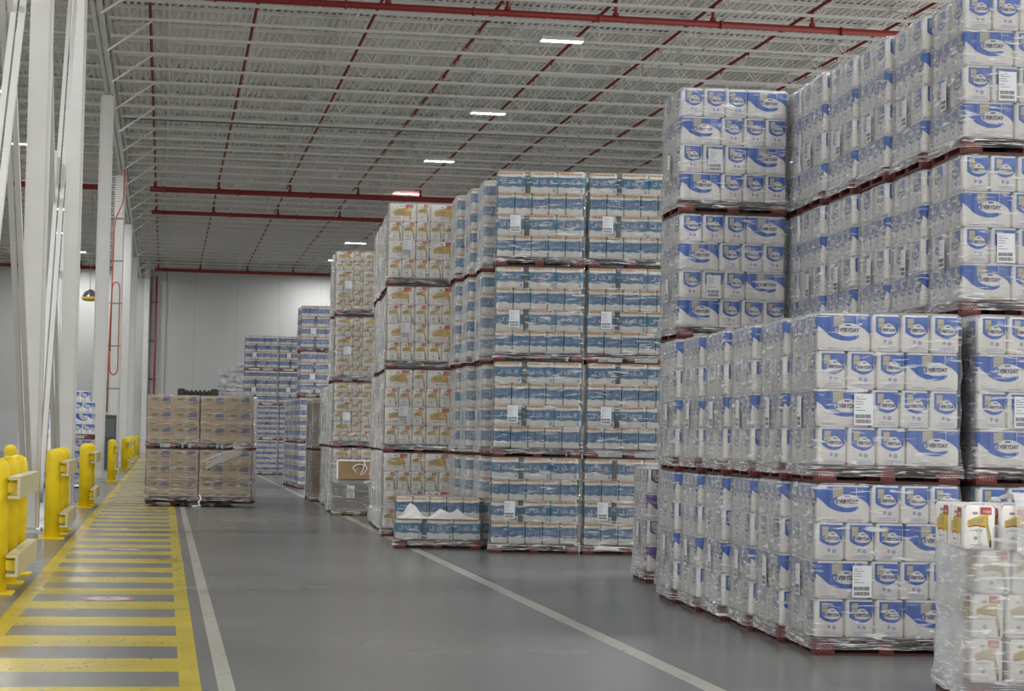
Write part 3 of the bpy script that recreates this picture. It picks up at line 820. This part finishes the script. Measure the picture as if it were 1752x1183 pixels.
for X, w_ in rowsX:
    for i, y in enumerate((-16, -4, 8, 20.5, 33, 45.3, 57.8, 71.5, 84.6, 96.5, 109.2, 122.5, 135.2, 147.5)):
        vis = X == 11.08 and y > 50
        lab = 'lit white rectangular high bay lamp, %s in the row above the tall stacks' % (ORD[i-6] if i-6 < 9 and i >= 6 else 'overhead') if vis else 'lit high bay lamp %s' % w_
        t = thing('high_bay_lamp', lab if not vis else lab.replace('first', 'nearest'), 'lamp', (X, y, 13.17), 0, 'high bay lamps')
        hs_ = put('housing', LH, t); put('lens', LL, hs_); put('hanger', LHG, t)

# ================================================================== YELLOW GUARDS
bm = NB(); lathe(bm, [(.118, .02), (.118, 1.24), (.112, 1.29), (.09, 1.335), (.05, 1.36), (0, 1.37)], 28); POST = mesh_of('post', bm, M_BOL)
bm = NB(); box(bm, -.19, .19, -.19, .19, 0, .02, 0, .004); PLATE = mesh_of('base_plate', bm, M_BOL)
def guard(ys, label, x=-1.64, rails=True, L_=None, group='yellow guard posts'):
    t = thing('guard_barrier' if rails and len(ys) > 1 else 'bollard', label, 'guard barrier' if len(ys) > 1 and rails else 'bollard', (x, ys[0], 0), 0, None)
    for y in ys:
        put('post', POST, t, (0, y-ys[0], 0)); put('base_plate', PLATE, t, (0, y-ys[0], 0))
    if rails:
        a = -.18; b_ = (ys[-1]-ys[0])+.18
        for z in (.24, 1.02):
            bm = NB(); h = .22
            box(bm, .205, .235, a, b_, z-h/2+.05, z+h/2+.05)          # face
            box(bm, .115, .2045, a, b_, z+h/2+.02, z+h/2+.05); box(bm, .115, .2045, a, b_, z-h/2+.05, z-h/2+.08)
            rail = obj('rail', bm, M_RAIL, t)
            for y in ys:
                bm = NB(); box(bm, .10, .21, y-ys[0]-.05, y-ys[0]+.05, z, z+.1); obj('rail_bracket', bm, M_BOL, rail)
guard((21.3, 22.7, 24.1), 'yellow post barrier with cream rails at the left frame edge, nearest')
guard((32.0, 33.4, 34.8), 'yellow post barrier with cream rails beside the first white column')
guard((44.8, 46.2, 47.6), 'yellow post barrier with cream rails in front of the second white column')
guard((68.0, 69.4), 'yellow post barrier in front of the dark cabinet, smaller and farther', x=-1.66)
guard((88.9, 90.3, 91.7), 'distant yellow post barrier beyond the dark cabinet')
guard((97.5, 98.9), 'distant yellow post barrier, second beyond the cabinet')
guard((110.5, 112), 'distant yellow post barrier, third beyond the cabinet', rails=True)
guard((131.5, 132.9), 'farthest yellow post barrier near the end wall', rails=True)
guard((38.5,), 'single yellow bollard standing behind the near barrier at the left frame edge', x=-2.75, rails=False)
# fire extinguisher
t = thing('fire_extinguisher', 'small red fire extinguisher with black handle behind the left bollards', 'fire extinguisher', (-2.42, 35.4, .62))
bm = NB(); lathe(bm, [(.07, 0), (.08, .02), (.08, .42), (.05, .50), (.025, .52)], 18); obj('cylinder', bm, mat('extinguisher_red', (.5, .02, .02), .3), t)
bm = NB(); box(bm, -.02, .14, -.02, .02, .56, .60); box(bm, -.03, .03, -.03, .03, .51, .58); obj('handle', bm, M_BLACK, t)
bm = NB(); tube(bm, [(.03, 0, .55), (.12, 0, .5), (.13, 0, .3), (.11, 0, .12)], .013, 8); obj('hose', bm, M_BLACK, t)
bm = NB(); box(bm, -.1, .1, .08, .11, -.62, .5); obj('stand', bm, M_STEEL, t)

# floor signs
for (x, y, l) in ((-.50, 20.73, 'round red and white walkway sign stuck on the floor, nearer one'), (-.52, 29.3, 'round pale walkway sign stuck on the floor, farther one')):
    t = thing('floor_sign', l, 'floor sign', (x, y, 0), 0)
    bm = NB(); lathe(bm, [(.27, .0005), (.27, .0015)], 40); obj('ring', bm, mat('worn_red_vinyl', (.42, .16, .14), .4), t)
    bm = NB(); lathe(bm, [(.21, .0016), (.21, .0024)], 40); obj('disc', bm, mat('worn_white_vinyl', (.52, .49, .46), .4), t)
    bm = NB()
    # pedestrian mark
    lathe(bm, [(.025, .0025), (.025, .003)], 12, 0, .13, 0); bar(bm, (0, .1, .003), (0, 0, .003), .05, .001)
    bar(bm, (0, 0, .003), (-.06, -.13, .003), .025, .001); bar(bm, (0, 0, .003), (.06, -.13, .003), .025, .001)
    bar(bm, (0, .08, .003), (-.08, .01, .003), .02, .001); bar(bm, (0, .08, .003), (.08, .01, .003), .02, .001)
    obj('walking_figure', bm, mat('worn_grey_vinyl', (.30, .24, .22), .4), t)

# dark cabinet, cable ladder, hose
t = thing('cabinet', 'tall dark grey louvred cabinet standing by the column line', 'cabinet', (-2.5, 87.6, 0))
bm = NB(); box(bm, 0, .52, 0, .6, .05, 2.3, 0, .01); box(bm, -.03, .55, -.03, .63, 0, .05); obj('body', bm, M_DGREY, t)
bm = NB()
for i in range(9): bar(bm, (.05, -.012, 1.42+i*.085), (.47, -.012, 1.42+i*.085), .02, .05)
obj('louvre', bm, M_LOUV, t)
bm = NB(); box(bm, .03, .49, -.012, 0, .12, 1.3, 0); obj('door', bm, mat('slate_blue_door', (.045, .06, .08), .4), t)
bm = NB(); box(bm, .42, .45, -.04, -.01, .7, .9); obj('handle', bm, M_CONDUIT, t)
t = thing('cable_ladder', 'vertical light steel cable ladder rising above the dark cabinet', 'cable ladder', (-2.48, 87.9, 0))
for x in (0, .5):
    bm = NB(); box(bm, x-.02, x+.02, -.04, .04, 2.31, 12.6); obj('side_rail', bm, M_STEEL, t)
bm = NB()
for i in range(100): bar(bm, (.02, 0, 2.5+i*.1), (.48, 0, 2.5+i*.1), .02)
obj('rungs', bm, M_JOIST, t)
for z in (3.4, 5.2, 7.0, 8.8, 10.6):
    bm = NB(); box(bm, -.1, .6, -.07, -.04, z, z+.05); obj('bracket', bm, M_CONDUIT, t)
bm = NB()
pts = [(-1.92, 87.75, 13.0), (-1.92, 87.75, 11.6), (-1.98, 87.75, 11.2), (-2.2, 87.75, 10.7), (-2.28, 87.75, 10.2), (-2.3, 87.75, 8), (-2.36, 87.75, 5), (-2.38, 87.75, 2.45)]
tube(bm, pts, .028, 8)
loop = [(-2.33, 87.74, 4.2), (-2.30, 87.74, 7.4)]
loop = [(-2.32, 87.74, 5.0), (-2.3, 87.74, 7.6)] + [(-2.14-.16*math.cos(a), 87.74, 7.6+.32*math.sin(a)) for a in [PI*i/8 for i in range(9)]] + [(-1.98, 87.74, 4.4)] + [(-2.15+.17*math.cos(a), 87.74, 4.3-.3*math.sin(a)) for a in [PI*i/8 for i in range(9)]] + [(-2.32, 87.74, 5.0)]
tube(bm, loop, .025, 8)
obj('air_hose', bm, M_HOSE, label='orange-red hose hanging in a long loop down the cable ladder', cat='hose')
# hanging convex mirror
t = thing('dome_mirror', 'shiny round mirror with yellow rim hanging between the columns on the left', 'mirror', (-3.68, 100.63, 8.1))
bm = NB(); lathe(bm, [(.02, .34), (.12, .32), (.26, .2), (.36, 0), (.38, -.05)], 24); obj('dome', bm, M_CHROME, t)
bm = NB(); lathe(bm, [(.39, -.05), (.39, -.12), (.3, -.2), (.1, -.24)], 24); obj('rim', bm, M_YEL, t)
bm = NB(); bar(bm, (0, 0, .34), (0, 0, 5.19), .012, n=6); obj('wire', bm, M_CONDUIT, t)

# ================================================================== STACKS
AW = 'blue-print tissue stacks along the aisle, nearest block'
for k in range(6):
    fr = 'FLR' if k == 0 else 'FL'
    w_ = 'front stack at the aisle corner' if k == 0 else '%s stack back from the front corner stack' % ORD[k-1]
    stack('blue', 5.10+.018*k, 15.6+.975*k, 5.2, 2, 1.362, w_, AW, fr, jit=.006, film=M_FILM, phase=1)
# second column of the block
stack('blue', 6.37, 15.42, 4.0, 2, 1.362, 'right-hand stack cut by the right frame edge', AW, 'FLR', phase=0, jit=.006)
BW = 'tall blue-print tissue stacks four loads high'
for k in range(6):
    w_ = 'in the tall stack at the right frame edge' if k == 0 else 'in the %s tall stack going back from it' % ORD[k-1]
    stack('blueT', 6.66+.012*k+(.05 if k == 5 else 0), 16.48+.985*k, 4.3, 4, 1.390, w_, BW, 'FLR' if k == 0 else 'FL', phase=0, jit=.01)
stack('blueT', 5.52, 21.75, 2.5, 4, 1.392, 'in the lone tall white stack left of the tall row', BW, 'FLR', phase=0, sx=1.03, jit=.01)
load('purple', (5.60, 23.4, 0), -math.radians(4), 'single load of purple-printed tissue beside the teal stacks, low and narrow in view', 'purple load', 'FLT', sx=1.0)
# teal stacks
TG = 'teal tissue stacks four loads high'
stack('teal', 4.70, 29.30, 9.0, 4, 1.387, 'in the left teal stack facing the aisle', TG, 'FLR', jit=.03, phase=1, labelpos=(.20, .50))
stack('teal', 6.03, 29.08, 9.0, 4, 1.387, 'in the middle teal stack, right of the dark gap', TG, 'FLR', jit=.03, phase=1, labelpos=(.20, .50))
stack('teal', 7.36, 28.85, 9.0, 4, 1.387, 'in the right teal stack mostly hidden by white packs', TG, 'FL', jit=.03)
for k in range(1, 4):
    stack('teal', 4.74-.05*k, 29.42+1.02*k, 3.0, 4, 1.387, 'in the %s teal stack behind the left one' % ORD[k-1], TG, 'FL', jit=.05, film=M_FILMG)
def torn(root, z):
    r = random.Random(3); bm = NB(); cols = []
    tops = [.47, .50, .62, .68, .64, .55, .49, .47, .50, .56, .60, .57, .54, .56, .61, .55, .50, .48, .47, .46]
    for i, h in enumerate(tops):
        x = .04+i*.0635; cols.append([bm.verts.new((x+(r.random()-.5)*.02, -.038-.025*r.random(), .445+(h-.445)*j/4)) for j in range(5)])
    for a, b in zip(cols, cols[1:]):
        for j in range(4): f = bm.faces.new((a[j], b[j], b[j+1], a[j+1])); f.smooth = True
    obj('torn_wrap', bm, M_WPLAS, root)
load('teal', (3.41, 30.25, 0), -math.radians(8), 'low half load of teal tissue, two layers with torn wrap, on the aisle floor', 'teal half load', 'FLRT', layers=2, extra=torn, labelpos=False, nofilm=False)
# yellow banner towels
GG = 'yellow-banner towel stacks four loads high'
stack('gold', 3.60, 33.85, 7.0, 4, 1.387, 'in the front towel stack left of the teal stacks', GG, 'FLR', jit=.03, phase=1, film=M_FILM, labelpos=(.24, .52))
for k in range(1, 6):
    stack('gold', 3.69+.05*k, 33.95+.97*k, 3.0, 4, 1.387, 'in the %s towel stack behind the front one' % ORD[k-1], GG, 'FL', jit=.05, film=M_FILMH)
G2 = 'orange-print towel stacks'
stack('goldS', 3.50, 43.1, 6.0, 4, 1.387, 'in the front stack behind the grey wrapped box', G2, 'FLR', jit=.03, phase=1, labelpos=(.20, .50))
stack('goldS', 3.52, 44.15, 3.0, 4, 1.387, 'in the tall stack right behind the front one', G2, 'FL', jit=.04, film=M_FILMH)
for k in range(2, 7):
    stack('goldS', 3.62+.02*k, 43.15+.98*k, 2.0, 2, 1.387, 'in the %s low stack behind the tall ones' % ORD[k-2], G2, 'FL', jit=.04, film=M_FILMH)
# grey wrapped box on bare pallet
t = thing('wrapped_box_pallet', 'grey film-wrapped box on a bare wood pallet in front of orange-print towels', 'pallet load', (3.44, 41.85, 0), -math.radians(6))
put('pallet', pallet_mesh(.98, .9, True), t)
bm = NB(); box(bm, .02, .96, .02, .88, .14, .72, 0, .01); obj('grey_box', bm, mat('grey_wrapped_board', (.30, .28, .26), .45, bump=.3, bscale=20), t)
put('shipping_label', ME_LABEL, t, (.28, -.012, .38)); put('stretch_wrap', film_mesh(.98, .9, .05, .74, 1, M_FILM), t)
t2 = thing('open_carton', 'open brown carton with loose white strap on top of the grey wrapped box', 'carton', (3.46, 41.9, .757), -math.radians(6))
bm = NB(); box(bm, .08, .9, .05, .8, 0, .36, 0, .006); obj('carton_body', bm, M_KRAFT2, t2)
bm = NB(); box(bm, .06, .92, .03, .82, .362, .39, 0, .01); box(bm, .04, .08, .02, .06, 0, .39); obj('white_liner', bm, M_WPLAS, t2)
bm = NB(); tube(bm, [(.52-.13*math.cos(a)*(1+.2*math.sin(3*a)), .03, .2+.11*math.sin(a)) for a in [i*PI/9-.6 for i in range(16)]]+[(.62, .03, .3), (.6, .03, .38)], .012, 8); obj('loose_strap', bm, M_BROLL, t2)
# brown carton stacks
for k in range(3):
    stack('cartonB', 3.62, 50.6+1.02*k, 4.0, 2, 1.27, 'in the plain carton stack beyond the towels' if k == 0 else 'in the %s plain carton stack behind it' % ORD[k], 'plain carton stacks', 'FL', jit=.03, film=M_FILMG, labelpos=False)
LVG = 'lavender tissue stacks'
for k in range(2):
    stack('lav', 4.02, 62.2+1.0*k, 5.0, 4, 1.387, 'in the front lavender stack' if k == 0 else 'in the tall lavender stack behind the front one', LVG, 'FLR' if k == 0 else 'FL', jit=.03)
for k in range(2, 6):
    stack('lav', 4.0-.02*k, 62.2+1.0*k, 3.0, 2, 1.387, 'in the %s low lavender stack behind' % ORD[k-2], LVG, 'FL', jit=.04, film=M_FILMG)
CG = 'deep blue tissue stacks near the end'
for t_ in range(4):
    for j, (x, n_) in enumerate(((3.12, 'left'), (4.50, 'right'))):
        load('deepS' if t_ < 2 else 'deep', (x + (.05 if t_ < 2 else 0), 82.6, 1.39*t_), -math.radians(4), '%s deep blue tissue load in the %s of two far stacks' % (TN[4][t_], n_), CG, 'FLR', sx=1.03)
for (x, y, l) in ((3.2, 127.5, 'left of two'), (3.98, 116.5, 'right of two')):
    for t_ in range(4):
        load('deep', (x, y, 1.39*t_), -.05, '%s greyish load in the farthest stacks by the end wall, %s' % (TN[4][t_], l), 'farthest stacks', 'FL', film=M_FILMH)
# cartons carried by the lift truck
KG = 'cartons carried by the lift truck'
for t_ in range(2):
    for (x, y, n_) in ((-.37, 46.30, 'left'), (.80, 46.14, 'right')):
        ld_ = load('carton', (x, y, .085+1.20*t_), -math.radians(7.8), '%s %s wrapped load of brown cartons in the aisle' % (('lower', 'upper')[t_], n_), KG, 'FLRT',
             labelpos=False, film=M_FILM)
        if t_ == 0 and n_ == 'right':
            bm = NB(); rr_ = random.Random(5)
            for i in range(9):
                a = rr_.random()*.12; tube(bm, [(.06+a, -.045, .74+.03*i), (.40, -.05, .88+.028*i), (.75, -.05, 1.02+.022*i), (1.05-a, -.045, 1.11+.018*i)], .0055, 6)
            obj('twisted_film', bm, M_WPLAS, ld_)
# lift truck behind the cartons
t = thing('lift_truck', 'dark lift truck hidden behind the brown cartons, only its mast top showing', 'lift truck', (.74, 47.75, 0), -math.radians(7.8))
bm = NB(); box(bm, -.55, .55, .55, 2.3, .25, 1.0, 0, .06); box(bm, -.5, .5, 1.7, 2.4, .95, 1.25, 0, .05); obj('body', bm, M_FLYEL, t)
bm = NB()
for x in (-.40, -.26, .26, .40): box(bm, x-.04, x+.04, .12, .26, .12, 2.50)
obj('mast', bm, M_BLACK, t)
bm = NB(); box(bm, -.46, .46, .10, .30, 2.46, 2.60, 0, .02); box(bm, -.46, -.30, .05, .33, 2.44, 2.66, 0, .02); box(bm, .30, .46, .05, .33, 2.44, 2.66, 0, .02)
for i in range(6): box(bm, -.27+i*.1, -.22+i*.1, .06, .12, 2.5, 2.63)
obj('mast_crosshead', bm, M_BLACK, t)
bm = NB()
for x in (-.47, .47):
    for y0, y1 in ((.7, .75), (2.1, 2.15)): box(bm, x-.03, x+.03, y0, y1, 1.0, 2.15)
for i in range(8): box(bm, -.5, .5, .7+i*.2, .74+i*.2, 2.13, 2.17)
obj('overhead_guard', bm, M_BLACK, t)
bm = NB(); box(bm, -.25, .25, 1.1, 1.6, 1.0, 1.12, 0, .03); box(bm, -.25, .25, 1.55, 1.65, 1.1, 1.6, 0, .03); obj('seat', bm, M_BLACK, t)
bm = NB(); box(bm, -1.05, 1.05, .06, .12, .1, .2); box(bm, -1.05, 1.05, .06, .12, .5, .6)
obj('carriage', bm, M_BLACK, t)
for x in (-.86, -.32, .30, .84):
    bm = NB(); box(bm, x-.06, x+.06, -1.36, .06, .035, .08); box(bm, x-.06, x+.06, .02, .07, .035, .6); obj('fork', bm, M_DGREY, t)
for x in (-.5, .5):
    for y, r in ((.62, .3), (2.0, .24)):
        bm = NB(); bar(bm, (x-.1, y, r), (x+.1, y, r), r, n=24); bar(bm, (x-.105, y, r), (x+.105, y, r), r*.5, n=16, mi=1); obj('wheel', bm, [M_RUBBER, M_CONDUIT], t)
for x in (-.44, .34):
    bm = NB(); lathe(bm, [(.03, 2.40), (.04, 2.43), (.03, 2.46)], 12, x+.05, .02); obj('lamp', bm, M_CHROME, t)
# loose film tail hanging from the cartons
bm = NB(); tube(bm, [(.83, 46.1, .26), (.86, 46.05, .18), (.80, 46.0, .10), (.84, 45.95, .03), (.72, 45.9, .02), (.66, 45.92, .015)], .022, 6)
obj('loose_film_tail', bm, M_WPLAS, label='twisted white film tail hanging under the cartons onto the floor', cat='plastic film')
# white stack seen between the left columns
def lw_extra(root, z):
    for x in (.62, .86): put('tissue_pack', ME['blueT'], root, (x+.1, .23, z+.001), PI/2)
load('blueT', (-3.38, 59.8, 0), -math.radians(4), 'lower load of blue-printed tissue seen between the left columns', 'loads left of the columns', 'FLR', sx=1.16, labelpos=False)
load('blueT', (-3.38, 59.8, 1.39), -math.radians(4), 'upper load of blue-printed tissue seen between the left columns, partly unpacked on top', 'loads left of the columns', 'FLRT', layers=3, extra=lw_extra, sx=1.16, labelpos=False, nofilm=True)
# broken-open towel load in the right foreground
def g3():
    t = thing('pallet_load', 'partly unwrapped load of yellow-banner towels in the right foreground', 'pallet load', (5.16, 12.62, 0), -math.radians(9), 'foreground load')
    put('pallet', pallet_mesh(1.16, .92), t)
    r = random.Random(8)
    ME['goldV'] = make_gold('towel_pack', w=.45, d=.21, h=.285)
    for i in range(4):
        for j in range(5):
            for k in range(2):
                x = .115+.222*j + (.02*(r.random()-.5)); y = .235+.45*k
                x += (.03, .02, .07, -.03)[i]
                put('towel_pack', ME['goldV'], t, (x, y-(.02 if i == 3 else 0)+.01*r.random(), .141+.287*i), PI/2+(r.random()-.5)*.06)
    put('stretch_wrap', mesh_of('stretch_wrap', make_film(1.20, .92, .05, 1.16, 5, amp=.016), film_mat('loose_cloudy_film', .26, .5), recalc=False), t)
    bm = NB(); r = random.Random(2)     # bunched film thrown over the top
    n, m = 16, 10; G = []
    for i in range(n):
        row = []
        for j in range(m):
            u, v = i/(n-1), j/(m-1)
            z = 1.315+.05*math.sin(u*5+v*3)*math.sin(v*4)+.02*r.random() if v > .25 else 1.30-(.25-v)*4*(.30+.5*u)
            row.append(bm.verts.new((.30+u*.9, -.05-.02*r.random()+max(0, v-.22)*.9, z)))
        G.append(row)
    for i in range(n-1):
        for j in range(m-1): bm.faces.new((G[i][j], G[i+1][j], G[i+1][j+1], G[i][j+1])).smooth = True
    obj('bunched_film', bm, M_FILMH, t)
g3()
